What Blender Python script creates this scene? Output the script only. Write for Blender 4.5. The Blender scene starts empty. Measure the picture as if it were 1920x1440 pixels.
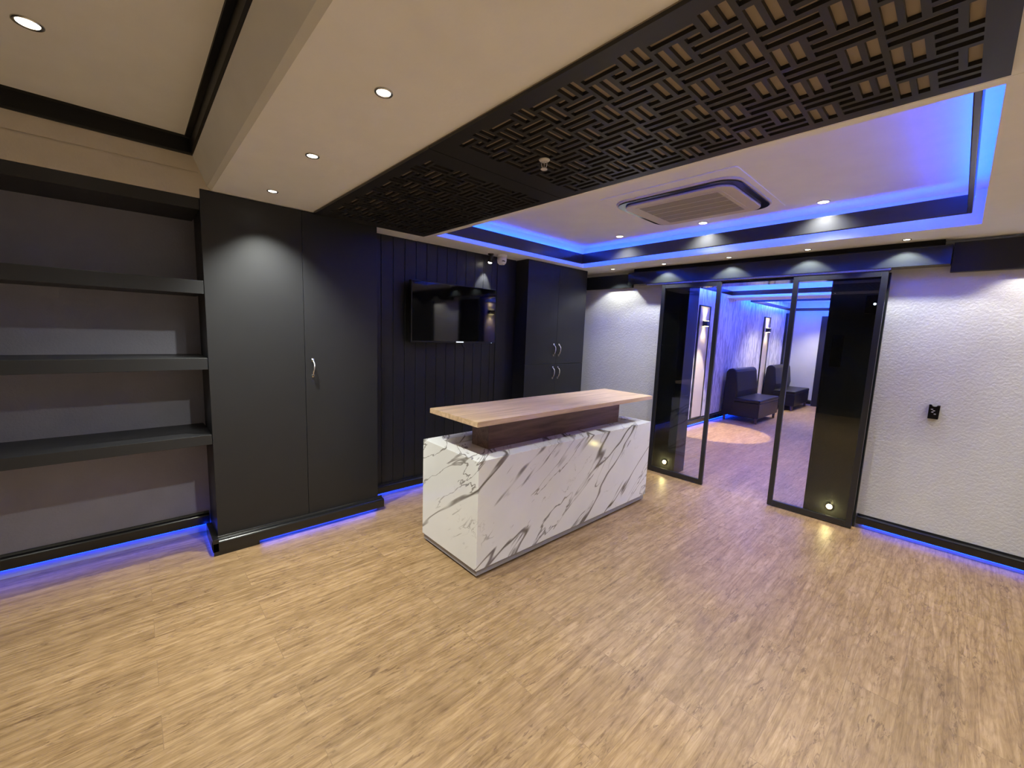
import bpy, bmesh, math, random
from mathutils import Matrix, Vector
random.seed(4)
S = bpy.context.scene
C = S.collection
PI = math.pi

# ------------------------------------------------------------------ camera
def camera():
    f_px = 770.35
    yaw, pitch, roll = map(math.radians, (47.147, -7.207, 2.1545))
    fwd = Vector((-math.sin(yaw)*math.cos(pitch), math.cos(yaw)*math.cos(pitch), math.sin(pitch)))
    r = Vector((math.cos(yaw), math.sin(yaw), 0)); u = r.cross(fwd)
    r2 = r*math.cos(roll)+u*math.sin(roll); u2 = -r*math.sin(roll)+u*math.cos(roll)
    cd = bpy.data.cameras.new('camera'); cd.sensor_width = 36; cd.lens = f_px/1920*36
    cd.clip_start = .02; cd.clip_end = 100
    o = bpy.data.objects.new('camera', cd); C.objects.link(o)
    m = Matrix(((r2.x, u2.x, -fwd.x, 0), (r2.y, u2.y, -fwd.y, 0), (r2.z, u2.z, -fwd.z, 1.6), (0, 0, 0, 1)))
    o.matrix_world = m
    S.camera = o
camera()

# ------------------------------------------------------------------ world, exposure
W = bpy.data.worlds.new('world'); S.world = W; W.use_nodes = True
W.node_tree.nodes['Background'].inputs[0].default_value = (.5, .55, .7, 1)
W.node_tree.nodes['Background'].inputs[1].default_value = 0.0
vs = S.view_settings
vs.view_transform = 'Standard'; vs.look = 'None'; vs.gamma = 1; vs.use_curve_mapping = False
vs.exposure = 0.29
SPOT_W = 66          # watts of one recessed downlight
WARM = (.97, 1.0, .90)
LED_COL = (.001, .055, 1.0)
LED_CEIL = 84; LED_RIGHT = 88; LED_FLOOR = 20; LED_WAIT = 230

# ------------------------------------------------------------------ materials
def nt(name):
    m = bpy.data.materials.new(name); m.use_nodes = True
    n = m.node_tree.nodes; l = m.node_tree.links
    return m, n, l, n['Principled BSDF']
def N(n, typ, **kw):
    x = n.new(typ)
    for k, v in kw.items(): setattr(x, k, v)
    return x
def ramp(n, stops, interp='LINEAR'):
    r = n.new('ShaderNodeValToRGB'); r.color_ramp.interpolation = interp
    e = r.color_ramp.elements
    while len(e) < len(stops): e.new(.5)
    for q, (p, c) in zip(e, stops):
        q.position = p; q.color = (*c, 1) if len(c) == 3 else c
    return r
def coords(n, l, scale=(1, 1, 1), rot=(0, 0, 0), loc=(0, 0, 0)):
    t = n.new('ShaderNodeTexCoord'); m = n.new('ShaderNodeMapping')
    m.inputs['Scale'].default_value = scale; m.inputs['Rotation'].default_value = rot; m.inputs['Location'].default_value = loc
    l.new(t.outputs['Object'], m.inputs['Vector']); return m.outputs['Vector']
def noise(n, l, vec, scale, detail=4, rough=.5, dist=0):
    x = n.new('ShaderNodeTexNoise'); x.inputs['Scale'].default_value = scale
    x.inputs['Detail'].default_value = detail; x.inputs['Roughness'].default_value = rough; x.inputs['Distortion'].default_value = dist
    l.new(vec, x.inputs['Vector']); return x.outputs['Fac']
def bump(n, l, b, h, strength, dist=.01):
    x = n.new('ShaderNodeBump'); x.inputs['Strength'].default_value = strength; x.inputs['Distance'].default_value = dist
    l.new(h, x.inputs['Height']); l.new(x.outputs['Normal'], b.inputs['Normal'])
def plain(name, col, rough=.5, metal=0, spec=.5, bumpy=None, var=.06, scale=6, coat=0):
    m, n, l, b = nt(name)
    b.inputs['Roughness'].default_value = rough; b.inputs['Metallic'].default_value = metal
    b.inputs['Specular IOR Level'].default_value = spec
    b.inputs['Coat Weight'].default_value = coat
    v = coords(n, l)
    f = noise(n, l, v, scale)
    r = ramp(n, [(.3, tuple(c*(1-var) for c in col)), (.7, tuple(min(1, c*(1+var)) for c in col))])
    l.new(f, r.inputs[0]); l.new(r.outputs[0], b.inputs['Base Color'])
    if bumpy: bump(n, l, b, noise(n, l, v, bumpy[0], 6, .6), bumpy[1], bumpy[2])
    return m
def emit(name, col, strength):
    m = bpy.data.materials.new(name); m.use_nodes = True
    n = m.node_tree.nodes; l = m.node_tree.links; n.clear()
    e = n.new('ShaderNodeEmission'); o = n.new('ShaderNodeOutputMaterial')
    e.inputs[0].default_value = (*col, 1); e.inputs[1].default_value = strength
    l.new(e.outputs[0], o.inputs[0]); return m
def glass_mat(name, tint=(.96, .98, .98)):
    m = bpy.data.materials.new(name); m.use_nodes = True
    n = m.node_tree.nodes; l = m.node_tree.links; n.clear()
    o = n.new('ShaderNodeOutputMaterial'); mx = n.new('ShaderNodeMixShader')
    t = n.new('ShaderNodeBsdfTransparent'); g = n.new('ShaderNodeBsdfGlossy'); fr = n.new('ShaderNodeFresnel')
    fr.inputs[0].default_value = 1.45; t.inputs[0].default_value = (*tint, 1)
    g.inputs['Roughness'].default_value = .01
    l.new(fr.outputs[0], mx.inputs[0]); l.new(t.outputs[0], mx.inputs[1]); l.new(g.outputs[0], mx.inputs[2]); l.new(mx.outputs[0], o.inputs[0])
    return m
def floor_mat():
    m, n, l, b = nt('wood_floor')
    v = coords(n, l, rot=(0, 0, PI/2))
    br = n.new('ShaderNodeTexBrick'); br.offset = .37; br.squash = 1
    br.inputs['Scale'].default_value = 1; br.inputs['Brick Width'].default_value = 1.22; br.inputs['Row Height'].default_value = .184
    br.inputs['Mortar Size'].default_value = .0012; br.inputs['Mortar Smooth'].default_value = .1
    br.inputs['Color1'].default_value = (0, 0, 0, 1); br.inputs['Color2'].default_value = (1, 1, 1, 1); br.inputs['Mortar'].default_value = (.5, .5, .5, 1)
    l.new(v, br.inputs['Vector'])
    # per-plank shift of the grain
    t = n.new('ShaderNodeTexCoord')
    sh = N(n, 'ShaderNodeVectorMath', operation='MULTIPLY_ADD')
    l.new(br.outputs['Color'], sh.inputs[0]); sh.inputs[1].default_value = (7.3, 11.7, 0); l.new(t.outputs['Object'], sh.inputs[2])
    def mp(scale):
        q = n.new('ShaderNodeMapping'); q.inputs['Scale'].default_value = scale; l.new(sh.outputs[0], q.inputs['Vector']); return q.outputs[0]
    fine = noise(n, l, mp((30, 2.2, 1)), 1.5, 9, .74, .8)
    broad = noise(n, l, mp((7, 1.1, 1)), 1.2, 4, .6, 1.4)
    fleck = noise(n, l, mp((26, 5.0, 1)), 1.9, 5, .7, 1.6)
    spots = noise(n, l, mp((9, 3.2, 1)), 1.3, 3, .5, .5)
    c1 = ramp(n, [(.30, (.19, .110, .050)), (.48, (.34, .217, .109)), (.66, (.475, .322, .182))])
    l.new(fine, c1.inputs[0])
    c2 = ramp(n, [(.34, (.66, .62, .57)), (.62, (1.0, 1.0, 1.0))]); l.new(broad, c2.inputs[0])
    mul = N(n, 'ShaderNodeMix', data_type='RGBA', blend_type='MULTIPLY'); mul.inputs[0].default_value = .55
    l.new(c1.outputs[0], mul.inputs[6]); l.new(c2.outputs[0], mul.inputs[7])
    fm = ramp(n, [(.53, (0, 0, 0)), (.62, (1, 1, 1))]); l.new(fleck, fm.inputs[0])
    sm = ramp(n, [(.46, (0, 0, 0)), (.60, (1, 1, 1))]); l.new(spots, sm.inputs[0])
    fs = N(n, 'ShaderNodeMath', operation='MULTIPLY'); l.new(fm.outputs[0], fs.inputs[0]); l.new(sm.outputs[0], fs.inputs[1])
    fk = N(n, 'ShaderNodeMath', operation='MULTIPLY'); l.new(fs.outputs[0], fk.inputs[0]); fk.inputs[1].default_value = .8
    dk = N(n, 'ShaderNodeMix', data_type='RGBA'); l.new(fk.outputs[0], dk.inputs[0]); l.new(mul.outputs[2], dk.inputs[6]); dk.inputs[7].default_value = (.15, .085, .045, 1)
    # cathedral rings here and there
    wv = n.new('ShaderNodeTexWave'); wv.wave_type = 'RINGS'; wv.inputs['Scale'].default_value = 3.2; wv.inputs['Distortion'].default_value = 7; wv.inputs['Detail'].default_value = 3; wv.inputs['Detail Scale'].default_value = 1.2
    l.new(mp((6, .75, 1)), wv.inputs['Vector'])
    wr = ramp(n, [(.0, (.72, .70, .66)), (.35, (1, 1, 1))]); l.new(wv.outputs['Fac'], wr.inputs[0])
    m2 = N(n, 'ShaderNodeMix', data_type='RGBA', blend_type='MULTIPLY'); m2.inputs[0].default_value = .38
    l.new(dk.outputs[2], m2.inputs[6]); l.new(wr.outputs[0], m2.inputs[7])
    # plank to plank tone
    pr = ramp(n, [(0, (.90, .89, .88)), (1, (1.06, 1.05, 1.04))]); l.new(br.outputs['Color'], pr.inputs[0])
    m3 = N(n, 'ShaderNodeMix', data_type='RGBA', blend_type='MULTIPLY'); m3.inputs[0].default_value = 1
    l.new(m2.outputs[2], m3.inputs[6]); l.new(pr.outputs[0], m3.inputs[7])
    mo = N(n, 'ShaderNodeMix', data_type='RGBA'); l.new(br.outputs['Fac'], mo.inputs[0]); l.new(m3.outputs[2], mo.inputs[6]); mo.inputs[7].default_value = (.24, .15, .08, 1)
    l.new(mo.outputs[2], b.inputs['Base Color'])
    b.inputs['Roughness'].default_value = .42; b.inputs['Specular IOR Level'].default_value = .35
    bump(n, l, b, fine, .12, .004)
    return m
def marble_mat():
    m, n, l, b = nt('marble_laminate')
    # slanted coordinates: veins climb along +y and +z
    t = n.new('ShaderNodeTexCoord')
    sp = n.new('ShaderNodeSeparateXYZ'); l.new(t.outputs['Object'], sp.inputs[0])
    def lin(a, c, d):      # a*x + c*y + d*z
        p = N(n, 'ShaderNodeVectorMath', operation='DOT_PRODUCT'); l.new(t.outputs['Object'], p.inputs[0]); p.inputs[1].default_value = (a, c, d); return p.outputs['Value']
    across = lin(-.55, -.60, .80); along = lin(.62, .80, .60); other = lin(.7, -.5, .1)
    def cmb(sa, sl, off):
        q = n.new('ShaderNodeCombineXYZ')
        for i, (s, k) in enumerate(((across, sa), (along, sl), (other, 1.0))):
            mm = N(n, 'ShaderNodeMath', operation='MULTIPLY_ADD'); l.new(s, mm.inputs[0]); mm.inputs[1].default_value = k; mm.inputs[2].default_value = off*(i+1); l.new(mm.outputs[0], q.inputs[i])
        return q.outputs[0]
    def vein(sa, sl, off, scale, w0, w1, dist, det=5):
        f = noise(n, l, cmb(sa, sl, off), scale, det, .55, dist)
        s = N(n, 'ShaderNodeMath', operation='SUBTRACT'); l.new(f, s.inputs[0]); s.inputs[1].default_value = .5
        a = N(n, 'ShaderNodeMath', operation='ABSOLUTE'); l.new(s.outputs[0], a.inputs[0])
        r = ramp(n, [(0, (1, 1, 1)), (w0, (.85, .85, .85)), (w1, (0, 0, 0))]); l.new(a.outputs[0], r.inputs[0]); return r.outputs[0]
    def mask(off, sc, lo, hi, sa=1.2, sl=.8):
        f = noise(n, l, cmb(sa, sl, off), sc, 3, .6); r = ramp(n, [(lo, (0, 0, 0)), (hi, (1, 1, 1))]); l.new(f, r.inputs[0]); return r.outputs[0]
    def mul(a, c, k=1.0):
        x = N(n, 'ShaderNodeMath', operation='MULTIPLY'); l.new(a, x.inputs[0]); l.new(c, x.inputs[1])
        y = N(n, 'ShaderNodeMath', operation='MULTIPLY'); l.new(x.outputs[0], y.inputs[0]); y.inputs[1].default_value = k; return y.outputs[0]
    def mx(a, c):
        x = N(n, 'ShaderNodeMath', operation='MAXIMUM'); l.new(a, x.inputs[0]); l.new(c, x.inputs[1]); return x.outputs[0]
    v1 = mul(vein(3.0, .45, 3.1, 1.0, .008, .020, .35, 3), mask(8.2, 1.2, .34, .46), 1.0)
    v2 = mul(vein(4.0, .7, 13.7, 1.3, .005, .012, .6, 4), mask(2.4, 1.6, .42, .54), .85)
    v3 = mul(vein(5.0, 2.8, 21.3, 1.3, .005, .012, 1.2, 4), mask(5.7, 2.4, .56, .64), .5)
    tot = mx(mx(v1, v2), v3)
    vc = ramp(n, [(.35, (.10, .085, .07)), (.65, (.25, .22, .21))]); l.new(noise(n, l, cmb(2, 2, 4), 2.3, 3), vc.inputs[0])
    base = ramp(n, [(.35, (.80, .80, .81)), (.65, (.88, .88, .89))]); l.new(noise(n, l, cmb(1.4, .7, 7), 1.6, 4), base.inputs[0])
    c = N(n, 'ShaderNodeMix', data_type='RGBA'); l.new(tot, c.inputs[0]); l.new(base.outputs[0], c.inputs[6]); l.new(vc.outputs[0], c.inputs[7])
    l.new(c.outputs[2], b.inputs['Base Color']); b.inputs['Roughness'].default_value = .12; b.inputs['Specular IOR Level'].default_value = .45
    return m
def wood_mat(name, stops, rough=.4):
    m, n, l, b = nt(name)
    v = coords(n, l, (16, 1.3, 16))
    f = noise(n, l, v, 1.2, 6, .62, 1.2)
    r = ramp(n, stops); l.new(f, r.inputs[0])
    f2 = noise(n, l, coords(n, l, (120, 4, 120)), 1, 4, .6); r2 = ramp(n, [(.3, (.86, .85, .84)), (.7, (1, 1, 1))]); l.new(f2, r2.inputs[0])
    k = N(n, 'ShaderNodeMix', data_type='RGBA', blend_type='MULTIPLY'); k.inputs[0].default_value = .6
    l.new(r.outputs[0], k.inputs[6]); l.new(r2.outputs[0], k.inputs[7]); l.new(k.outputs[2], b.inputs['Base Color'])
    b.inputs['Roughness'].default_value = rough; bump(n, l, b, f2, .05, .003)
    return m
def wallpaper_mat():
    m, n, l, b = nt('wavy_wallpaper')
    v = coords(n, l)
    mp = n.new('ShaderNodeMapping'); mp.inputs['Scale'].default_value = (1, 9, 1.3); l.new(v, mp.inputs[0])
    f = noise(n, l, mp.outputs[0], 1.6, 3, .5, 1.8)
    r = ramp(n, [(.38, (.42, .43, .48)), (.48, (.62, .62, .66)), (.56, (.84, .84, .86))]); l.new(f, r.inputs[0]); l.new(r.outputs[0], b.inputs['Base Color'])
    b.inputs['Roughness'].default_value = .6; bump(n, l, b, f, .3, .02)
    return m
def ac_grille_mat():
    m, n, l, b = nt('fine_grille')
    v = coords(n, l)
    def bars(d, sc):
        w = n.new('ShaderNodeTexWave'); w.wave_type = 'BANDS'; w.bands_direction = d; w.inputs['Scale'].default_value = sc; l.new(v, w.inputs['Vector']); return w.outputs['Fac']
    a = N(n, 'ShaderNodeMath', operation='MAXIMUM'); l.new(bars('X', 28), a.inputs[0]); l.new(bars('Y', 28), a.inputs[1])
    r = ramp(n, [(.7, (.20, .17, .13)), (.95, (.46, .42, .35))]); l.new(a.outputs[0], r.inputs[0]); l.new(r.outputs[0], b.inputs['Base Color'])
    b.inputs['Roughness'].default_value = .6
    return m

M = {}
M['floor'] = floor_mat()
M['marble'] = marble_mat()
M['wall'] = plain('white_textured_paint', (.69, .69, .68), .85, bumpy=(55, .45, .012), var=.03)
M['niche'] = plain('taupe_textured_paint', (.29, .285, .35), .85, bumpy=(70, .3, .008), var=.05)
M['fascia'] = plain('beige_textured_paint', (.56, .50, .41), .85, bumpy=(60, .3, .008), var=.04)
M['ceil'] = plain('ceiling_paint', (.86, .87, .89), .9, bumpy=(18, .14, .01), var=.02)
M['dark'] = plain('charcoal_laminate', (.017, .017, .019), .40, spec=.4, var=.05, bumpy=(140, .04, .002))
M['darkgl'] = plain('glossy_charcoal_panel', (.022, .025, .027), .10, spec=.35, var=.04)
M['crown'] = plain('black_matt_moulding', (.006, .006, .006), .45, spec=.25, var=.05)
M['ledback'] = plain('grey_led_reflector', (.42, .42, .42), .6, var=.05)
M['trim'] = plain('black_lacquer_moulding', (.010, .010, .011), .22, spec=.6, var=.05)
M['ring'] = plain('dark_satin_moulding', (.040, .040, .046), .22, spec=.6, var=.05)
M['lattice'] = plain('black_painted_mdf', (.022, .022, .024), .40, spec=.35, var=.06)
M['lattback'] = plain('tan_backing_board', (.30, .25, .20), .8, var=.05)
M['metal'] = plain('brushed_steel', (.62, .62, .60), .25, 1, var=.04)
M['frame'] = plain('black_aluminium', (.018, .019, .020), .3, spec=.6, var=.05)
M['black'] = plain('black_plastic', (.008, .008, .009), .35, var=.05)
M['plate'] = plain('black_gloss_plastic', (.006, .006, .007), .15, var=.05)
M['screen'] = plain('tv_screen_glass', (.002, .002, .002), .045, spec=.65, var=.02)
M['whitepl'] = plain('white_plastic', (.74, .73, .71), .4, var=.03)
M['cream'] = plain('cream_plastic', (.62, .56, .46), .45, var=.03)
M['acgrille'] = ac_grille_mat()
M['glass'] = glass_mat('clear_glass')
M['oak'] = wood_mat('oak_top', [(.3, (.50, .33, .20)), (.5, (.66, .46, .30)), (.68, (.78, .57, .39))], .38)
M['walnut'] = wood_mat('walnut_pedestal', [(.3, (.13, .072, .056)), (.5, (.21, .125, .10)), (.7, (.27, .165, .135))], .4)
M['plinth'] = plain('grey_plinth_laminate', (.34, .33, .35), .35, var=.04)
M['leather'] = plain('black_leather', (.005, .005, .006), .40, spec=.35, bumpy=(90, .25, .004), var=.08)
M['legwood'] = plain('brown_wood_leg', (.10, .055, .04), .4, var=.1)
M['paper'] = wallpaper_mat()
M['beigepanel'] = plain('beige_stone_panel', (.60, .54, .45), .6, bumpy=(30, .15, .006), var=.06)
M['shadowgap'] = plain('recess_shade', (.004, .004, .004), .8, var=.02)  # near-black colour standing in for shade in gaps
M['led_c'] = emit('blue_led_ceiling', LED_COL, LED_CEIL)
M['led_r'] = emit('blue_led_tray_right', LED_COL, LED_RIGHT)
M['led_f'] = emit('blue_led_floor', (.002, .04, 1.0), LED_FLOOR)
M['led_w'] = emit('blue_led_waiting', LED_COL, LED_WAIT)
M['lens'] = emit('downlight_lens', (1, .93, .80), 14)
M['warmlens'] = emit('warm_lens', (1, .82, .42), 22)
M['logo'] = emit('backlit_logo', (.85, .87, 1), 1.2)
M['dot'] = emit('indicator_light', (.8, .9, 1), 1.6)

# ------------------------------------------------------------------ mesh helpers
class MB:
    def __init__(s): s.v = []; s.f = []
    def box(s, x0, x1, y0, y1, z0, z1):
        i = len(s.v)
        s.v += [(x0, y0, z0), (x1, y0, z0), (x1, y1, z0), (x0, y1, z0), (x0, y0, z1), (x1, y0, z1), (x1, y1, z1), (x0, y1, z1)]
        s.f += [tuple(i+k for k in q) for q in ((0, 3, 2, 1), (4, 5, 6, 7), (0, 1, 5, 4), (1, 2, 6, 5), (2, 3, 7, 6), (3, 0, 4, 7))]
        return s
    def prism(s, pts, axis, a0, a1):
        """closed 2-D outline extruded along axis ('x','y','z')"""
        i = len(s.v); n = len(pts)
        for a in (a0, a1):
            for p, q in pts:
                s.v.append({'x': (a, p, q), 'y': (p, a, q), 'z': (p, q, a)}[axis])
        s.f.append(tuple(i+k for k in range(n))[::-1]); s.f.append(tuple(i+n+k for k in range(n)))
        for k in range(n):
            k2 = (k+1) % n; s.f.append((i+k, i+k2, i+n+k2, i+n+k))
        return s
    def lathe(s, prof, c=(0, 0, 0), seg=28, M4=None):
        """profile [(r,z)] around z"""
        i = len(s.v); n = len(prof)
        for k in range(seg):
            a = 2*PI*k/seg
            for r, z in prof:
                p = Vector((r*math.cos(a), r*math.sin(a), z))
                if M4: p = M4 @ p
                s.v.append((p.x+c[0], p.y+c[1], p.z+c[2]))
        for k in range(seg):
            k2 = (k+1) % seg
            for j in range(n-1):
                s.f.append((i+k*n+j, i+k2*n+j, i+k2*n+j+1, i+k*n+j+1))
        if prof[0][0] > 1e-5: s.f.append(tuple(i+k*n for k in range(seg))[::-1])
        if prof[-1][0] > 1e-5: s.f.append(tuple(i+k*n+n-1 for k in range(seg)))
        return s
    def tube(s, pts, r, seg=10):
        pts = [Vector(p) for p in pts]; i = len(s.v); n = len(pts)
        up = Vector((0, 0, 1))
        for k, p in enumerate(pts):
            d = (pts[min(k+1, n-1)]-pts[max(k-1, 0)]).normalized()
            a = d.cross(up)
            if a.length < .05: a = d.cross(Vector((0, 1, 0)))
            a.normalize(); b = d.cross(a)
            rr = r[k] if isinstance(r, (list, tuple)) else r
            for j in range(seg):
                t = 2*PI*j/seg; q = p+a*math.cos(t)*rr+b*math.sin(t)*rr; s.v.append(tuple(q))
        for k in range(n-1):
            for j in range(seg):
                j2 = (j+1) % seg; s.f.append((i+k*seg+j, i+k*seg+j2, i+(k+1)*seg+j2, i+(k+1)*seg+j))
        s.f.append(tuple(i+j for j in range(seg))[::-1]); s.f.append(tuple(i+(n-1)*seg+j for j in range(seg)))
        return s
    def build(s, name, mat, parent=None, bevel=0, smooth=False, seg=2):
        me = bpy.data.meshes.new(name)
        off = Vector((0, 0, 0))
        if parent is not None: off = world_loc(parent)
        me.from_pydata([(x-off.x, y-off.y, z-off.z) for x, y, z in s.v], [], s.f); me.update()
        bm = bmesh.new(); bm.from_mesh(me); bmesh.ops.recalc_face_normals(bm, faces=bm.faces); bm.to_mesh(me); bm.free()
        o = bpy.data.objects.new(name, me); C.objects.link(o); me.materials.append(mat)
        if parent is not None: o.parent = parent
        if smooth:
            for p in me.polygons: p.use_smooth = True
        if bevel:
            b = o.modifiers.new('bevel', 'BEVEL'); b.width = bevel; b.segments = seg; b.limit_method = 'ANGLE'; b.angle_limit = .6
        return o
def world_loc(o):
    v = Vector((0, 0, 0))
    while o is not None: v += o.location; o = o.parent
    return v
def tag(o, label=None, cat=None, group=None, kind=None):
    if label: o['label'] = label
    if cat: o['category'] = cat
    if group: o['group'] = group
    if kind: o['kind'] = kind
    return o
def thing(name, loc, label, cat, group=None):
    o = bpy.data.objects.new(name, None); C.objects.link(o); o.location = loc; o.empty_display_size = .1
    return tag(o, label, cat, group)
def struct(name, mb, mat, label=None, cat=None, bevel=0):
    return tag(mb.build(name, mat, None, bevel), label, cat, kind='structure')
def B(*a): return MB().box(*a)
def spot(parent, loc, aim, watts, size=95, blend=.7, col=WARM, radius=.03):
    ld = bpy.data.lights.new('lamp_light', 'SPOT'); ld.energy = watts; ld.color = col
    ld.spot_size = math.radians(size); ld.spot_blend = blend; ld.shadow_soft_size = radius
    o = bpy.data.objects.new('lamp_light', ld); C.objects.link(o); o.parent = parent
    o.location = Vector(loc)-world_loc(parent)
    o.rotation_euler = (Vector(aim)-Vector(loc)).to_track_quat('-Z', 'Y').to_euler()
    return o

ZC = 2.417       # main ceiling
ZU = 2.64        # tray ceiling
# ------------------------------------------------------------------ the setting
struct('floor', B(-4.0, 3.3, -2.75, 13.0, -.1, 0), M['floor'], 'light oak plank floor running through both rooms', 'floor')
# main ceiling slab with its openings
c = MB()
c.prism([(.34, 2.60), (.405, ZC+.02), (.425, ZC), (1.03, ZC), (1.03, 2.60)], 'x', -3.86, 3.2)
c.box(-3.86, -3.305, 1.03, 1.94, ZC, 2.60)
c.box(.007, 3.2, 1.03, 1.94, ZC, 2.60)
c.box(-3.86, 3.2, 1.94, 1.985, ZC, 2.60)
c.box(-3.86, 3.2, 1.985, 2.03, ZC-.0015, 2.60)
c.box(-3.86, -3.25, 2.03, 4.14, ZC, 2.60)
c.box(0.0, 3.2, 2.03, 4.14, ZC, 2.60)
c.box(-3.86, 3.2, 4.14, 4.66, ZC, 2.60)
struct('ceiling', c, M['ceil'], 'pale plaster ceiling around the lattice and the blue lit tray', 'ceiling')
c = MB(); c.box(-3.305, .007, 1.03, 1.94, 2.4130, 2.60)
struct('ceiling_recess', c, M['lattback'], 'tan board above the black lattice panels', 'ceiling')
c = MB(); c.box(-3.86, 3.2, 1.98, 4.86, ZU, ZU+.1)
c.box(-3.86, 3.2, 1.98, 2.03, 2.60, ZU); c.box(-3.86, 3.2, 4.14, 4.86, 2.60, ZU); c.box(-3.86, -3.25, 2.03, 4.14, 2.60, ZU); c.box(0, 3.2, 2.03, 4.14, 2.60, ZU)
struct('ceiling_tray', c, M['ceil'], 'raised tray ceiling holding the air conditioner', 'ceiling')
struct('ceiling_upper', B(-3.86, 3.2, -2.75, 1.98, 2.70, 2.82), M['ceil'], 'raised ceiling above the shelves', 'ceiling')
# soffit edge side above
struct('wall_soffit', B(-3.86, 3.2, .34, 1.98, 2.60, 2.70), M['ceil'])
# left: niche, beam, cabinets wall
struct('wall_left', B(-3.98, -3.76, -2.75, .37, 0, 2.72), M['niche'], 'taupe textured wall behind the shelves', 'wall')
c = MB(); c.box(-3.86, -3.33, -2.6, .365, 2.358, 2.502); c.box(-3.86, -3.335, -2.6, .365, 2.502, 2.510); c.box(-3.86, -3.33, -2.6, .365, 2.510, 2.70); c.box(-3.86, -3.331, .362, .43, 2.4165, 2.60)
struct('wall_bulkhead', c, M['fascia'], 'beige bulkhead above the shelves', 'wall')
c = MB()
y = 1.56
c.box(-3.86, -3.60, .37, 4.66, 0, ZC)
while y < 3.02:
    c.box(-3.60, -3.58, y, min(y+.1125, 3.03), 0, ZC); y += .1165
c.box(-3.60, -3.572, 3.034, 3.31, 0, ZC)
struct('wall_panelled', c, M['dark'], 'charcoal wall of vertical boards behind the television', 'wall', bevel=.0015)
# front wall with the door opening
c = MB()
c.box(-3.60, -2.13, 4.66, 4.86, 0, ZU); c.box(-.82, 3.2, 4.66, 4.86, 0, ZU); c.box(-2.13, -.82, 4.66, 4.86, 2.2, ZU)
struct('wall_front', c, M['wall'], 'white textured wall around the glass doors', 'wall')
struct('wall_front_dark', B(.58, 3.1, 4.607, 4.66, .13, 2.17), M['dark'])
struct('wall_right', B(3.1, 3.3, -2.75, 4.86, 0, 2.82), M['wall'])
struct('wall_back', B(-3.86, 3.2, -2.75, -2.56, 0, 2.70), M['dark'])
# waiting room shell
struct('wall_waiting_left', B(-3.4, -3.2, 4.86, 12.8, 0, ZU), M['paper'], 'pale wavy patterned wall behind the black seats', 'wall')
struct('wall_waiting_right', B(-.4, -.2, 4.86, 12.8, 0, ZU), M['wall'])
struct('wall_waiting_back', B(-3.4, -.2, 12.8, 13.0, 0, ZU), M['wall'], 'pale wall at the far end of the waiting room', 'wall')
c = MB(); c.box(-3.4, -.2, 4.86, 13.0, ZU, ZU+.1); c.box(-3.2, -.4, 8.62, 9.3, ZC, ZU); c.box(-3.2, -.4, 4.86, 5.0, ZC, ZU)
struct('ceiling_waiting', c, M['ceil'], 'waiting room ceiling with a dropped strip across', 'ceiling')
struct('door_2', B(-2.43, -1.5, 12.74, 12.8, 0, 2.28), M['dark'], 'dark door at the end of the waiting room', 'door', .004)
struct('trim_5', B(-3.2, -3.14, 12.70, 12.8, 0, 2.36), M['trim'], 'black corner trim in the waiting room', 'trim')

# baseboards with a rounded top, hung above the floor
def bb_prof(sgn, wall, z0, h, t=.035):
    """outline in (across, z); wall plane at 'wall', board grows toward sgn"""
    p = [(wall, z0), (wall+sgn*t, z0)]
    r = .014
    p.append((wall+sgn*t, z0+h-.03))
    for k in range(5):
        a = PI/2*k/4; p.append((wall+sgn*(t-r+r*math.cos(a)), z0+h-.03+.014*math.sin(a)))
    p += [(wall+sgn*.012, z0+h-.014), (wall+sgn*.008, z0+h), (wall, z0+h)]
    return p
def baseboard(name, sgn, wall, axis, a0, a1, z0=.04, h=.085, label=None):
    return struct(name, MB().prism(bb_prof(sgn, wall, z0, h), axis, a0, a1), M['trim'], label, 'baseboard')
baseboard('baseboard_left', 1, -3.76, 'y', -2.5, .36, .065, .09, 'black baseboard under the shelves')
baseboard('baseboard_panelled', 1, -3.572, 'y', 1.53, 3.3, .04, .085, 'black baseboard below the television wall')
baseboard('baseboard_front', -1, 4.66, 'x', -.445, 3.1, .035, .085, 'black baseboard right of the glass doors')
baseboard('baseboard_right', -1, 3.1, 'y', -2.5, 4.6)
baseboard('baseboard_back', 1, -2.56, 'x', -3.7, 3.1)
baseboard('baseboard_waiting', 1, -3.2, 'y', 4.9, 12.7, .04, .1, 'black baseboard in the waiting room')
baseboard('baseboard_waiting_back', -1, 12.8, 'x', -3.14, -2.44, .04, .1)
# dark crown mouldings of the raised ceiling
def crown(name, pts, axis, a0, a1, label):
    return struct(name, MB().prism(pts, axis, a0, a1), M['crown'], label, 'moulding')
crown('trim_1', [(-3.33, 2.60), (-3.318, 2.60), (-3.314, 2.61), (-3.314, 2.69), (-3.30, 2.70), (-3.33, 2.70)], 'y', -2.55, .34, 'black crown moulding above the shelves')
crown('trim_2', [(.345, 2.60), (.338, 2.60), (.330, 2.612), (.330, 2.688), (.306, 2.692), (.304, 2.70), (.345, 2.70)], 'x', -3.3, 3.1, 'black crown moulding along the lowered ceiling')

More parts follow.
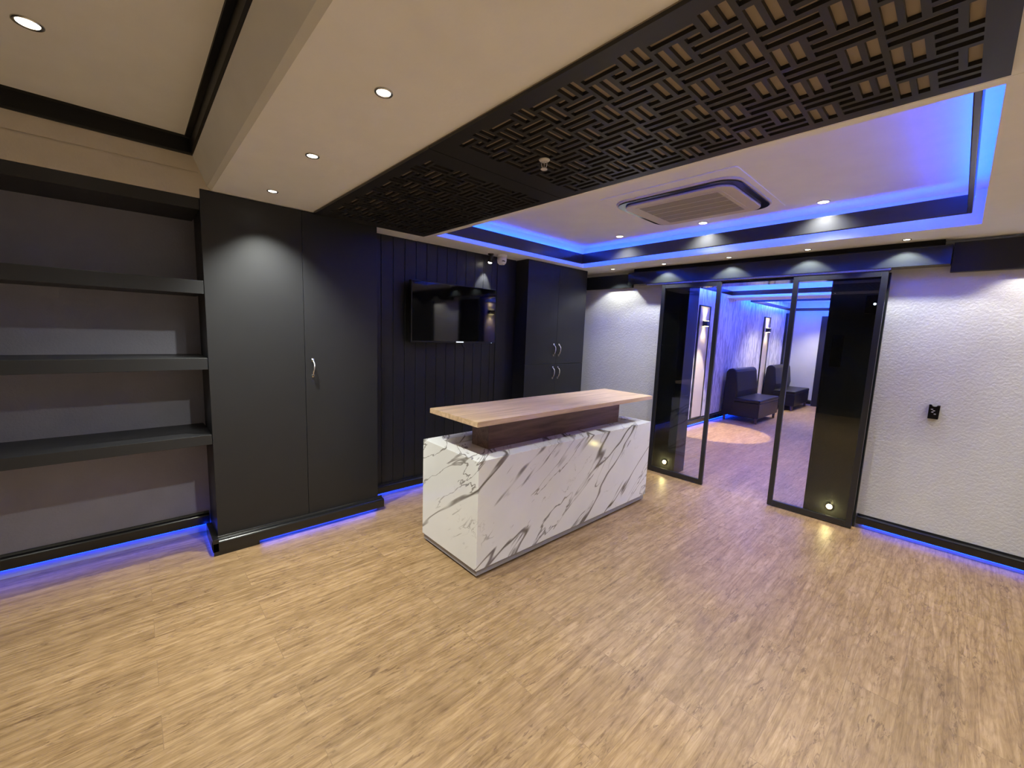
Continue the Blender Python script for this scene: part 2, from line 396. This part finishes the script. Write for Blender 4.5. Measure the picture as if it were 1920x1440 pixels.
# ------------------------------------------------------------------ LED strips (things of their own)
def led(name_mb, mat, label, group='blue LED light strips'):
    return tag(name_mb.build('led_strip', mat), label, 'light strip', group)
led(B(-3.745, -3.735, -2.5, .34, .060, .0645), M['led_f'], 'blue LED strip under the baseboard below the shelves')
led(B(-3.74, -3.31, .340, .350, .024, .0295), M['led_f'], 'short blue LED strip round the corner of the tall cabinet')
led(B(-3.305, -3.295, .62, 1.49, .024, .0295), M['led_f'], 'blue LED strip under the front of the tall cabinet')
led(B(-3.560, -3.550, 1.54, 3.28, .034, .0395), M['led_f'], 'blue LED strip below the television wall')
led(B(-.40, 3.05, 4.631, 4.640, .0315, .0345), M['led_f'], 'blue LED strip under the baseboard right of the glass doors')
led(B(-3.19, -3.18, 4.9, 12.6, .028, .038), M['led_f'], 'blue LED strip along the floor behind the black seats')

for nm, bx in (('trim_8', (-3.572, -3.568, 1.53, 3.3, 0, .04)), ('trim_9', (-.44, 3.1, 4.654, 4.66, 0, .036)), ('trim_10', (-3.76, -3.755, -2.5, .35, 0, .066)), ('trim_11', (-3.325, -3.318, .60, 1.51, 0, .031)), ('trim_12', (-3.2, -3.195, 4.9, 12.6, 0, .041))):
    struct(nm, B(*bx), M['ledback'], 'pale board added behind a blue LED strip to catch its light', 'trim')  # pale reflectors added so the gap by each strip shows blue
# ------------------------------------------------------------------ tray moulding ring + its LED
def ring_pts(x0, x1, y0, yl, yr, w):
    outer = [(x0, y0), (x1, y0), (x1, yr), (x0, yl)]
    return outer, [(x0+w, y0+w), (x1-w, y0+w), (x1-w, yr-w), (x0+w, yl-w)]
def ring_mesh(outer, inner, z0, z1, flare=0):
    mb = MB(); n = 4
    o2 = outer
    for z, ps in ((z0, outer), (z0, inner), (z1, outer), (z1, inner)):
        mb.v += [(p[0], p[1], z) for p in ps]
    for k in range(n):
        j = (k+1) % n
        mb.f += [(k, j, n+j, n+k), (2*n+k, 3*n+k, 3*n+j, 2*n+j), (k, 2*n+k, 2*n+j, j), (n+k, n+j, 3*n+j, 3*n+k)]
    return mb
def strip_loop(pts, z0, z1, t=.006, sides=(0, 1, 2, 3)):
    """thin tape standing on the outer side of a ring"""
    mb = MB()
    cx = sum(p[0] for p in pts)/4; cy = sum(p[1] for p in pts)/4
    for k in sides:
        a = Vector((*pts[k], 0)); b = Vector((*pts[(k+1) % 4], 0)); d = (b-a).normalized(); nrm = Vector((d.y, -d.x, 0))
        if (Vector((cx, cy, 0))-a).dot(nrm) > 0: nrm = -nrm
        i = len(mb.v)
        for z in (z0, z1):
            for q in (a, b, b+nrm*t, a+nrm*t): mb.v.append((q.x, q.y, z))
        mb.f += [tuple(i+e for e in q) for q in ((0, 3, 2, 1), (4, 5, 6, 7), (0, 1, 5, 4), (1, 2, 6, 5), (2, 3, 7, 6), (3, 0, 4, 7))]
    return mb
def tray_ring(loc, x0, x1, y0, yl, yr, z0, z1, mat, ledm, label, ledlabel, right=None):
    o, i = ring_pts(x0, x1, y0, yl, yr, .022)
    t = thing('tray_moulding', loc, label, 'moulding', 'black mouldings of the ceiling trays')
    ring_mesh(o, i, z0, z1).build('moulding', mat, t, .004)
    # brackets that carry it from the ceiling
    for bx, by in ((x0+.6, y0+.011), (x1-.6, y0+.011)):
        B(bx-.006, bx+.006, by-.006, by+.006, z1-.002, ZU).build('bracket', M['frame'], t)
    sd = (0, 2, 3) if right else (0, 1, 2, 3)
    tag(strip_loop(o, z1-.020, z1-.008, .005, sd).build('led_strip', ledm), ledlabel, 'light strip', 'blue LED light strips')
    if right:
        tag(B(x1-.016, x1-.006, y0+.03, yr-.03, z1+.001, z1+.007).build('led_strip', M['led_r']), right, 'light strip', 'blue LED light strips')
    return t
tray_ring((-1.6, 2.1, 2.5), -3.195, -.048, 2.055, 4.03, 3.895, 2.44, 2.553, M['ring'], M['led_c'],
          'black moulding frame hanging in the blue lit tray above the desk', 'blue LED strip on three sides of the ceiling tray above the desk', 'blue LED strip on the right side of the ceiling tray above the desk')
tray_ring((-1.6, 5.3, 2.5), -3.05, -.6, 5.2, 8.42, 8.42, 2.44, 2.52, M['ring'], M['led_w'],
          'black moulding frame in the nearer waiting room ceiling tray', 'blue LED strip round the nearer waiting room tray')
tray_ring((-1.6, 9.5, 2.5), -3.06, -.6, 9.5, 12.52, 12.52, 2.40, 2.47, M['ring'], M['led_w'],
          'black moulding frame in the farther waiting room ceiling tray', 'blue LED strip round the farther waiting room tray')

# ------------------------------------------------------------------ lattice ceiling panels
U = .02105; V = .0212; X0 = -.603; Y0 = 1.20-.0106
holes = set()
for i0, i1, js in ((0, 6, (0, 2)), (-4, 2, (4, 6)), (0, 2, (8,))):
    for i in range(i0, i1):
        for j in js: holes.add((i % 11, j % 10))
for i in (3, 5):
    for j in range(4, 9): holes.add((i % 11, j % 10))
for i in (7, 9):
    for j in range(8, 13): holes.add((i % 11, j % 10))
def lattice(x0, x1, y0, y1, z0, z1, mx0, mx1, my0, my1, shift=0):
    """solid x0..x1, slots only inside the margins"""
    xs = [x0]; i0 = math.ceil((x0+mx0-X0)/U); i1 = math.floor((x1-mx1-X0)/U)
    DX = {3: -1, 4: 1, 5: -1, 6: 1, 7: -1, 8: 1, 9: -1, 10: 1}
    xs += [X0+i*U+.0030*DX.get((i+shift) % 11, 0) for i in range(i0, i1+1)]; xs.append(x1)
    j0 = math.ceil((y0+my0-Y0)/V); j1 = math.floor((y1-my1-Y0)/V)
    ys = [y0]+[Y0+j*V+.0018*(1 if j % 2 else -1) for j in range(j0, j1+1)]+[y1]
    nx, ny = len(xs)-1, len(ys)-1
    def solid(a, b):
        if a < 0 or b < 0 or a >= nx or b >= ny: return False
        if a == 0 or b == 0 or a == nx-1 or b == ny-1: return True
        return ((i0+a-1+shift) % 11, (j0+b-1) % 10) not in holes
    mb = MB(); idx = {}
    def vid(a, b, k):
        key = (a, b, k)
        if key not in idx: idx[key] = len(mb.v); mb.v.append((xs[a], ys[b], z1 if k else z0))
        return idx[key]
    for a in range(nx):
        for b in range(ny):
            if not solid(a, b): continue
            mb.f.append((vid(a, b, 0), vid(a, b+1, 0), vid(a+1, b+1, 0), vid(a+1, b, 0)))
            mb.f.append((vid(a, b, 1), vid(a+1, b, 1), vid(a+1, b+1, 1), vid(a, b+1, 1)))
            for da, db, p, q in ((-1, 0, (a, b), (a, b+1)), (1, 0, (a+1, b+1), (a+1, b)), (0, -1, (a+1, b), (a, b)), (0, 1, (a, b+1), (a+1, b+1))):
                if not solid(a+da, b+db):
                    mb.f.append((vid(*p, 0), vid(*q, 0), vid(*q, 1), vid(*p, 1)))
    return mb
for x0, x1, mx0, mx1, sh, lab in ((-1.712, 0.007, .10, .050, 0, 'black geometric lattice ceiling panel, the longer one reaching the right side'),
                          (-3.305, -1.716, .10, .10, 3, 'black geometric lattice ceiling panel nearest the tall cabinet')):
    t = thing('lattice_panel', ((x0+x1)/2, 1.485, 2.40), lab, 'ceiling panel', 'lattice panels in the ceiling')
    lattice(x0, x1, 1.03, 1.94, 2.4005, 2.4125, mx0, mx1, .035, .018, sh).build('lattice', M['lattice'], t)

# ------------------------------------------------------------------ shelving in the niche
t = thing('built_in_shelving', (-3.55, -.9, 0), 'charcoal wall shelving of long thick boards left of the tall cabinet', 'shelves')
for z0, z1 in ((1.768, 1.852), (1.280, 1.357), (.774, .841)):
    B(-3.76, -3.33, -2.4, .359, z0, z1).build('shelf', M['dark'], t, .002)
B(-3.76, -3.33, -2.4, .359, 2.287, 2.357).build('top_board', M['dark'], t, .002)

# ------------------------------------------------------------------ tall cabinet
def handle_mesh(x, y, z, L=.12):
    """curved pull standing out toward +x, on a door plane at x"""
    mb = MB(); pts = []
    for k in range(13):
        a = -1+2*k/12
        pts.append((x+.030*(1-abs(a)**2.6), y+.004*math.sin(a*PI), z+a*L/2))
    mb.tube(pts, [.0055+.0025*math.sin(PI*k/12) for k in range(13)], 10)
    for a in (-1, 1): mb.box(x-.001, x+.004, y-.009, y+.009, z+a*L/2-.012, z+a*L/2+.012)
    return mb
t = thing('tall_cabinet', (-3.5, .94, 0), 'tall charcoal two door cabinet between the shelves and the television wall', 'cabinet')
B(-3.60, -3.348, .362, 1.522, .10, ZC-.002).build('body', M['dark'], t)
B(-3.348, -3.33, .362, .952, .10, ZC-.004).build('door', M['dark'], t, .0015)
d = B(-3.348, -3.33, .9545, 1.522, .10, ZC-.004).build('door', M['dark'], t, .0015)
handle_mesh(-3.33, 1.008, 1.27).build('handle', M['metal'], d, smooth=True)
tag(d.children[0], 'chrome curved handle')
sk = MB(); sk.box(-3.60, -3.325, .366, 1.51, .0, .10)
sk.build('plinth', M['trim'], t)
sk = MB().prism([(p, q) for p, q in bb_prof(1, -3.33, .03, .09, .055)], 'y', .325, 1.555)
sk.box(-3.60, -3.275, .325, .360, .03, .12)
sk.build('kickboard', M['trim'], t, .002)
B(-3.30, -3.28, .33, .60, 0, .03).build('toe_block', M['trim'], t)

# ------------------------------------------------------------------ wardrobe by the front wall
t = thing('wall_cupboard', (-3.47, 3.84, 0), 'charcoal four door cupboard between the television wall and the white wall', 'cabinet')
B(-3.571, -3.388, 3.315, 4.385, 0, ZC-.002).build('body', M['dark'], t)
ym = 3.845
for (a, b2, hy) in ((3.315, ym-.0015, ym-.045), (ym+.0015, 4.385, ym+.05)):
    for z0, z1, hz in ((.10, 1.228, 1.12), (1.231, ZC-.004, 1.40)):
        d = B(-3.388, -3.37, a, b2, z0, z1).build('door', M['dark'], t, .0015)
        h = handle_mesh(-3.37, hy, hz, .13).build('handle', M['metal'], d, smooth=True); h['label'] = 'chrome curved handle'

# ------------------------------------------------------------------ television
t = thing('television', (-3.50, 2.41, 1.75), 'black flat television mounted on the dark boarded wall', 'television')
B(-3.497, -3.452, 1.905, 2.925, 1.468, 2.045).build('body', M['black'], t, .006)
B(-3.452, -3.4495, 1.915, 2.915, 1.487, 2.035).build('screen', M['screen'], t)
B(-3.54, -3.497, 2.15, 2.65, 1.56, 1.92).build('rear_housing', M['black'], t, .01)
B(-3.58, -3.54, 2.25, 2.55, 1.62, 1.86).build('wall_bracket', M['black'], t)
B(-3.4493, -3.447, 2.41, 2.50, 1.473, 1.484).build('logo', M['logo'], t, .002)
r = MB().prism([(2.49, 1.470), (2.53, 1.470), (2.545, 1.43), (2.515, 1.42), (2.50, 1.44)], 'x', -3.475, -3.462)
r.build('receiver', M['black'], t)
MB().lathe([(0, 0), (.004, .001), (.004, .004), (0, .005)], (-3.449, 2.87, 1.471), 10).build('status_light', M['dot'], t)

# ------------------------------------------------------------------ small spotlight and camera near the television
t = thing('spotlight', (-3.50, 2.86, ZC), 'small angled ceiling spotlight lighting the boarded wall above the television', 'lamp')
MB().lathe([(0, 0), (.03, 0), (.03, -.012), (0, -.012)], (-3.49, 2.86, ZC), 20).build('base', M['black'], t)
aim = Vector((-.22, -.08, -1)).normalized()
rot = aim.to_track_quat('-Z', 'Y').to_matrix().to_4x4()
MB().lathe([(0, .045), (.020, .045), (.026, .02), (.028, -.028), (.024, -.030), (.022, -.024), (0, -.024)], (-3.49, 2.86, ZC-.06), 20, rot).build('head', M['black'], t, smooth=True)
q = Vector((-3.49, 2.86, ZC-.06))+aim*.0255
MB().lathe([(0, 0), (.0215, 0), (.019, -.010), (.010, -.017), (0, -.018)], tuple(q), 18, rot).build('lens', M['lens'], t)
spot(t, tuple(Vector((-3.49, 2.86, ZC-.06))+aim*.05), tuple(Vector((-3.49, 2.86, ZC-.06))+aim*1.0), 26, 58, .6, (.97, 1, .96), .012)
t = thing('security_camera', (-3.44, 2.975, ZC), 'white dome security camera on the ceiling beside the small spotlight', 'camera')
MB().lathe([(0, 0), (.052, 0), (.054, -.012), (.050, -.03), (0, -.03)], (-3.44, 2.975, ZC), 28).build('base', M['whitepl'], t, smooth=True)
MB().lathe([(0, -.026), (.048, -.03), (.052, -.055), (.046, -.085), (.030, -.103), (0, -.108)], (-3.44, 2.975, ZC), 28).build('dome', M['whitepl'], t, smooth=True)
rc = Vector((.75, -.25, -.62)).normalized().to_track_quat('Z', 'Y').to_matrix().to_4x4()
MB().lathe([(0, .0), (.027, 0), (.026, .010), (.018, .014), (0, .015)], (-3.415, 2.967, ZC-.080), 20, rc).build('lens', M['plate'], t, smooth=True)

# ------------------------------------------------------------------ fire sprinkler under the lattice
t = thing('fire_sprinkler', (-1.405, 1.455, 2.398), 'small white fire sprinkler hanging below the black lattice', 'sprinkler')
sx, sy = -1.405, 1.455
MB().lathe([(0, .0), (.025, .0), (.026, -.003), (.021, -.008), (.010, -.010), (0, -.010)], (sx, sy, 2.398), 24).build('rosette', M['whitepl'], t, smooth=True)
f = MB()
for s in (-1, 1):
    f.tube([(sx+s*.008, sy+s*.008, 2.389), (sx+s*.009, sy+s*.009, 2.378), (sx+s*.007, sy+s*.007, 2.366), (sx+s*.003, sy+s*.003, 2.357)], .0022, 8)
f.tube([(sx, sy, 2.389), (sx, sy, 2.356)], .0018, 8)
f.build('frame', M['whitepl'], t, smooth=True)
MB().lathe([(0, .003), (.015, .002), (.016, -.001), (0, -.002)], (sx, sy, 2.355), 24).build('deflector', M['whitepl'], t)

# ------------------------------------------------------------------ air conditioner cassette
t = thing('air_conditioner', (-1.48, 3.24, ZU), 'square cream ceiling cassette air conditioner with a grille and black air slots', 'air conditioner')
def rrect(cx, cy, hx, hy, r, n=8):
    pts = []
    for sx_, sy_, a0 in ((1, 1, 0), (-1, 1, PI/2), (-1, -1, PI), (1, -1, 3*PI/2)):
        for k in range(n+1):
            a = a0+PI/2*k/n; pts.append((cx+sx_*(hx-r)+r*math.cos(a), cy+sy_*(hy-r)+r*math.sin(a)))
    return pts
acx, acy = -1.53, 3.235
MB().prism(rrect(acx, acy, .50, .51, .02), 'z', ZU-.008, ZU).build('cover_plate', M['ceil'], t, .003)
MB().prism(rrect(acx, acy, .465, .405, .13), 'z', ZU-.022, ZU-.006).build('panel_edge', M['cream'], t, .004)
MB().prism(rrect(acx, acy, .455, .395, .125), 'z', ZU-.030, ZU-.021).build('air_slots', M['plate'], t, .002)
MB().prism(rrect(acx, acy, .405, .345, .10), 'z', ZU-.046, ZU-.029).build('panel', M['cream'], t, .006)
MB().prism(rrect(acx, acy, .325, .285, .03), 'z', ZU-.0485, ZU-.045).build('grille_frame', M['cream'], t, .002)
g = MB()
g.box(acx-.295, acx+.295, acy-.255, acy+.255, ZU-.0500, ZU-.0480)
go = g.build('grille', M['acgrille'], t)
g = MB()
for k in range(4):
    yy = acy-.255+.51*(k+1)/5; g.box(acx-.295, acx+.295, yy-.003, yy+.003, ZU-.0525, ZU-.0498)
g.build('grille_rib', M['cream'], t)

# ------------------------------------------------------------------ recessed downlights
def downlight(x, y, z, r, label, group, watts=SPOT_W, size=100, blend=.75, col=WARM, chrome=True, aim=None, rad=None):
    t = thing('downlight', (x, y, z), label, 'ceiling light', group)
    MB().lathe([(r*.72, .0), (r, .0), (r, -.003), (r*.93, -.006), (r*.74, -.004), (r*.72, 0)], (x, y, z), 28).build('trim_ring', M['metal' if chrome else 'whitepl'], t, smooth=True)
    MB().lathe([(0, -.0005), (r*.72, -.0005), (r*.72, -.003), (0, -.0035)], (x, y, z), 24).build('lens', M['lens'], t)
    if watts:
        a = aim or (x, y, 0)
        spot(t, (x, y, z-.012), a, watts, size, blend, col, rad or r*.6)
    return t
places = ('nearest the tall cabinet', 'between its two neighbours', 'closest to the black lattice middle')
g1 = 'downlights in the lowered ceiling beside the lattice'
for x, p in ((-3.017, 'recessed downlight just in front of the tall cabinet door'), (-2.247, 'recessed downlight second from the tall cabinet'), (-1.472, 'recessed downlight third from the tall cabinet, biggest of the chrome ringed row')):
    downlight(x, .70, ZC, .032, p, g1, SPOT_W*(2.0 if x < -3 else 1.0), 92 if x < -3 else 150, .85 if x < -3 else .7, WARM, True, (-3.50, .76, 0) if x < -3 else None)
ORD = ('first', 'second', 'third', 'fourth', 'fifth')
for k, x in enumerate((-.70, .07, .84, 1.61, 2.4)): downlight(x, .70, ZC, .032, 'recessed downlight in the lowered ceiling, the %s beyond the top edge of the picture' % ORD[k], g1)
downlight(-2.55, -.222, 2.70, .045, 'large bright downlight in the raised ceiling over the shelves', 'downlights in the raised ceiling', 60, rad=.08)
for k, (x, y) in enumerate(((-1.3, -.9), (0, -1.3), (1.3, -.5), (2.4, -1.6), (-2.2, -1.9))): downlight(x, y, 2.70, .045, 'unseen fill downlight added in the raised ceiling behind the viewpoint, the %s of five' % ORD[k], 'downlights in the raised ceiling', 76, rad=.12)  # unseen fill lamps, added to brighten the floor and ceiling
g2 = 'white downlights inside the blue lit tray'
for x, y, p in ((-2.56, 3.90, 'bright downlight in the tray corner left of the air conditioner'), (-1.70, 3.91, 'bright downlight just beyond the air conditioner'), (-.81, 3.88, 'bright downlight right of the air conditioner in the tray')):
    downlight(x, y-.06, ZU, .045, p, g2, 42, 132, .9, WARM, False)
g3 = 'small downlights in front of the door valance'
for x, p, w in ((-3.01, 'small downlight above the white wall beside the cupboard', 15), (-2.344, 'small downlight above the left glass door', 22), (-1.66, 'small downlight above the gap between the doors, left one', 22), (-1.007, 'small downlight above the right glass door', 22), (-.374, 'small downlight above the right end of the valance', 22)):
    downlight(x, 4.415, ZC, .028, p, g3, w, 112, .25, (.97, 1, .94))
for k, x in enumerate((.45, 1.3, 2.2)): downlight(x, 4.40, ZC, .028, 'small downlight along the white front wall, the %s beyond the right edge of the picture' % ORD[k], g3, 22, 112, .3, (1, .95, .87))
for k, (x, y) in enumerate(((1.2, 2.6), (2.3, 2.6), (1.2, 3.7))): downlight(x, y, ZC, .032, 'added fill downlight in the unseen right part of the room, the %s of three' % ORD[k], 'added fill downlights in the right part of the room', 72, 146, 1.0, (.96, 1, .96), rad=.22)  # unseen fill lamps, added to brighten the desk front and front wall
for k, y in enumerate((-1.2, .2, 1.6, 3.0)): downlight(2.85, y, ZC if y > .4 else 2.70, .032, 'added fill downlight washing the unseen right wall, the %s from the back' % ORD[k], 'added fill downlights in the right part of the room', 90, 108, .9, (.98, 1, .96), rad=.15)  # unseen wall washers, added for neutral bounce onto the ceiling

# ------------------------------------------------------------------ reception desk
t = thing('reception_desk', (-2.27, 2.6, 0), 'white marble look reception desk with a raised wooden counter', 'reception desk')
B(-2.56, -1.99, 1.60, 3.60, 0, .022).build('base', M['shadowgap'], t)  # near-black block paints the shadow below the plinth
B(-2.60, -1.953, 1.557, 3.64, .016, .062).build('plinth', M['plinth'], t, .001)
body = MB()
x0, x1, y0, y1, zb, zt = -2.607, -1.94, 1.545, 3.652, .060, .79
rw, rd = .105, .045
body.v = [(x0, y0, zb), (x1, y0, zb), (x1, y1, zb), (x0, y1, zb), (x0, y0, zt), (x1, y0, zt), (x1, y1, zt), (x0, y1, zt),
          (x0+rw, y0+rw, zt), (x1-rw, y0+rw, zt), (x1-rw, y1-rw, zt), (x0+rw, y1-rw, zt),
          (x0+rw, y0+rw, zt-rd), (x1-rw, y0+rw, zt-rd), (x1-rw, y1-rw, zt-rd), (x0+rw, y1-rw, zt-rd)]
body.f = [(0, 3, 2, 1), (0, 1, 5, 4), (1, 2, 6, 5), (2, 3, 7, 6), (3, 0, 4, 7), (4, 5, 9, 8), (5, 6, 10, 9), (6, 7, 11, 10), (7, 4, 8, 11),
          (8, 9, 13, 12), (9, 10, 14, 13), (10, 11, 15, 14), (11, 8, 12, 15), (12, 13, 14, 15)]
body.build('body', M['marble'], t, .002)
B(-2.435, -2.24, 1.865, 3.555, .745, .998).build('pedestal', M['walnut'], t, .001)
B(-2.545, -1.985, 1.56, 3.725, .997, 1.032).build('countertop', M['oak'], t, .0015)

# ------------------------------------------------------------------ valance, claddings and glass doors
t = thing('door_valance', (-1.48, 4.58, 2.3), 'glossy black valance box above the glass doors', 'valance')
B(-2.85, -.122, 4.515, 4.655, 2.225, 2.368).build('box', M['darkgl'], t, .002)
B(-2.80, -.17, 4.56, 4.655, 2.368, ZC).build('gap_shade', M['shadowgap'], t)  # near-black block paints the shadow gap between valance and ceiling
struct('trim_3', B(-3.56, -2.852, 4.62, 4.66, 2.205, 2.372), M['darkgl'], 'dark band high on the white wall left of the valance', 'trim', .003)
struct('trim_4', B(-.12, 3.1, 4.60, 4.66, 2.175, 2.392), M['dark'], 'dark band high on the white wall right of the valance', 'trim', .003)
struct('trim_6', B(-.82, -.452, 4.615, 4.66, 0, 2.2), M['darkgl'], 'glossy dark cladding behind the right glass door', 'cladding', .002)
struct('trim_7', B(-2.40, -2.13, 4.615, 4.66, 0, 2.2), M['darkgl'], 'glossy dark cladding behind the left glass door', 'cladding', .002)
c = MB(); c.box(-2.13, -2.115, 4.615, 4.87, 0, 2.2); c.box(-.835, -.82, 4.615, 4.87, 0, 2.2); c.box(-2.115, -.835, 4.60, 4.87, 2.185, 2.2)
struct('door_1', c, M['darkgl'], 'dark lined opening between the two rooms', 'doorway')
t = thing('door_track', (-1.45, 4.545, 2.21), 'metal sliding rail above the glass doors', 'rail')
B(-2.6, -.45, 4.525, 4.575, 2.208, 2.225).build('rail', M['metal'], t, .001)
def leaf(x0, x1, label):
    t = thing('sliding_door', ((x0+x1)/2, 4.545, 0), label, 'door', 'framed glass sliding doors')
    fw = .042; y0, y1 = 4.53, 4.56; zb, zt = .006, 2.205
    B(x0, x0+fw, y0, y1, zb, zt).build('stile', M['frame'], t, .002)
    B(x1-fw, x1, y0, y1, zb, zt).build('stile', M['frame'], t, .002)
    B(x0+fw, x1-fw, y0, y1, zb, zb+.055).build('bottom_rail', M['frame'], t, .002)
    B(x0+fw, x1-fw, y0, y1, zt-.045, zt).build('top_rail', M['frame'], t, .002)
    p = B(x0+fw-.004, x1-fw+.004, 4.542, 4.548, zb+.052, zt-.042).build('glass_pane', M['glass'], t); p['label'] = 'clear glass pane'
    return t
leaf(-2.405, -1.752, 'left framed glass sliding door, behind the end of the desk')
leaf(-1.115, -.462, 'right framed glass sliding door, next to the bare white wall')
# low step lights behind the glass
for x, lab in ((-.64, 'small warm step light low behind the right glass door'), (-2.235, 'small warm step light low behind the left glass door')):
    t = thing('step_light', (x, 4.60, .12), lab, 'lamp', 'warm step lights at the doors')
    MB().lathe([(.022, 0), (.030, 0), (.030, .006), (.022, .006)], (x, 4.612, .125), 20, Matrix.Rotation(PI/2, 4, 'X')).build('trim_ring', M['metal'], t, smooth=True)
    MB().lathe([(0, 0), (.018, 0), (.022, .008), (0, .016)], (x, 4.613, .125), 20, Matrix.Rotation(PI/2, 4, 'X')).build('lens', M['warmlens'], t, smooth=True)
    pl = bpy.data.lights.new('lamp_light', 'POINT'); pl.energy = 1.3; pl.color = (1, .80, .30); pl.shadow_soft_size = .012
    po = bpy.data.objects.new('lamp_light', pl); C.objects.link(po); po.parent = t; po.location = Vector((x, 4.585, .125))-world_loc(t)
t = thing('entry_reader', (-.535, 4.60, 1.93), 'small black entry reader with a white light beside the right glass door', 'entry reader')
B(-.585, -.475, 4.588, 4.6148, 1.86, 2.02).build('housing', M['plate'], t, .006)
MB().lathe([(0, 0), (.010, 0), (.010, .004), (0, .004)], (-.525, 4.588, 1.945), 16, Matrix.Rotation(PI/2, 4, 'X')).build('indicator', M['dot'], t)
t = thing('dark_rectangle', (-.75, 4.61, 1.5), 'thin dark rectangle behind the right glass door', 'wall plate')
B(-.782, -.70, 4.606, 4.6148, 1.40, 1.68).build('plate', M['plate'], t, .002)  # thin dark rectangle on the face of the cladding

# small black wall device on the white wall
t = thing('button_panel', (-.08, 4.65, 1.10), 'small black device with a notched top on the white wall right of the doors', 'wall device')
bw = MB(); pts = [(-.112, 1.042), (-.052, 1.042), (-.050, 1.152), (-.062, 1.152)]
for k in range(7):
    a = PI*k/6; pts.append((-.0815+.0145*math.cos(a), 1.150-.010*math.sin(a)))
pts += [(-.101, 1.154), (-.113, 1.154)]
bw.prism(pts, 'y', 4.625, 4.66); bw.build('housing', M['plate'], t, .002)
bw = MB()
for (a, b2) in ((-.094, 1.118), (-.082, 1.108), (-.090, 1.096), (-.074, 1.082)): bw.box(a-.006, a+.006, 4.6225, 4.6255, b2-.004, b2+.004)
o = bw.build('printed_mark', M['plinth'], t); o['label'] = 'pale printed marks'

# ------------------------------------------------------------------ waiting room
def seat(y0, y1, label):
    t = thing('lounge_seat', (-2.83, (y0+y1)/2, 0), label, 'seat', 'black leather lounge seats in the waiting room')
    B(-3.13, -2.47, y0+.006, y1-.006, .11, .40).build('base', M['leather'], t, .015, seg=3)
    B(-2.98, -2.465, y0+.003, y1-.003, .395, .47).build('seat_cushion', M['leather'], t, .025, seg=4)
    bk = MB().prism([(-3.15, .11), (-2.98, .11), (-2.90, .47), (-2.88, .60), (-2.93, .98), (-2.96, 1.03), (-3.01, 1.05), (-3.08, 1.03), (-3.12, .97)], 'y', y0, y1-.04)
    bk.build('backrest', M['leather'], t, .02, seg=4)
    for x in (-2.52, -3.10):
        for yy in (y0+.05, y1-.05):
            l_ = MB().lathe([(0, 0), (.022, 0), (.026, .11), (0, .11)], (x, yy, 0), 14).build('leg', M['legwood'], t); l_['label'] = 'short brown wooden leg'
seat(8.76, 10.0, 'black leather lounge seat nearer the glass doors')
seat(11.28, 12.60, 'black leather lounge seat at the far end')
def wall_panel(y0, y1, xw, sgn, z0, z1, yc, zc, label, slabel):
    t = thing('decorative_panel', (xw, (y0+y1)/2, z0), label, 'wall panel', 'framed beige wall panels')
    B(*sorted((xw, xw+sgn*.016)), y0+.02, y1-.02, z0+.02, z1-.02).build('panel', M['beigepanel'], t)
    fr = MB()
    xs = sorted((xw, xw+sgn*.028))
    fr.box(*xs, y0, y0+.02, z0, z1); fr.box(*xs, y1-.02, y1, z0, z1); fr.box(*xs, y0+.02, y1-.02, z0, z0+.02); fr.box(*xs, y0+.02, y1-.02, z1-.02, z1)
    fr.build('frame', M['trim'], t)
    xi = xw+sgn*.016
    s = thing('wall_sconce', (xi+sgn*.04, yc, zc), slabel, 'wall lamp', 'up and down wall lamps')
    B(*sorted((xi, xi+sgn*.085)), yc-.06, yc+.06, zc-.045, zc+.045).build('body', M['frame'], s, .003)
    for d in (-1, 1):
        zz = zc+d*.045
        B(*sorted((xi+sgn*.02, xi+sgn*.07)), yc-.04, yc+.04, *sorted((zz, zz+d*.003))).build('lens', M['warmlens'], s)
        spot(s, (xi+sgn*.05, yc, zz+d*.01), (xi+sgn*.02, yc, zz+d), 16, 95, .9, (1, .80, .48), .02)
wall_panel(7.40, 7.86, -3.2, 1, .14, 2.20, 7.63, 1.88, 'tall beige framed panel on the patterned wall, seen through the left glass door', 'wall lamp on the nearer beige panel, shining up and down')
wall_panel(10.98, 11.40, -3.2, 1, .14, 2.18, 11.19, 1.87, 'tall beige framed panel between the two black seats', 'wall lamp on the farther beige panel, shining up and down')
wall_panel(5.12, 5.56, -.4, -1, .14, 2.18, 5.34, 1.98, 'tall beige framed panel on the hidden right wall of the waiting room', 'wall lamp on the hidden right wall of the waiting room')
t = thing('ceiling_lamp', (-2.72, 11.75, ZU), 'round flush white ceiling lamp at the far end of the waiting room', 'ceiling light')
MB().lathe([(0, 0), (.26, 0), (.26, -.03), (.24, -.03), (.24, -.02), (0, -.02)], (-2.72, 11.75, ZU), 32).build('rim', M['whitepl'], t)
MB().lathe([(0, -.0205), (.235, -.0205), (.235, -.028), (0, -.034)], (-2.72, 11.75, ZU), 32).build('diffuser', emit('lamp_diffuser', (1, .95, .9), 6), t)
g4 = 'downlights in the waiting room'
for x, y, z, p in ((-2.3, 12.05, ZU, 'small downlight at the far end of the waiting room'), (-2.78, 7.5, 2.6401, 'downlight lighting the floor before the nearer black seat'), (-1.3, 6.4, ZU, 'downlight in the nearer waiting room tray, right side'),
                (-2.4, 6.3, ZU, 'downlight in the nearer waiting room tray, left side'), (-1.4, 10.8, ZU, 'downlight in the farther waiting room tray, right side'), (-2.4, 10.4, ZU, 'downlight over the gap between the black seats')):
    downlight(x, y, z, .04, p, g4, 125 if z != 2.6401 else 480, 100 if z != 2.6401 else 37, .7 if z != 2.6401 else .10, (1, .92, .88) if z != 2.6401 else (1, .84, .66), False)
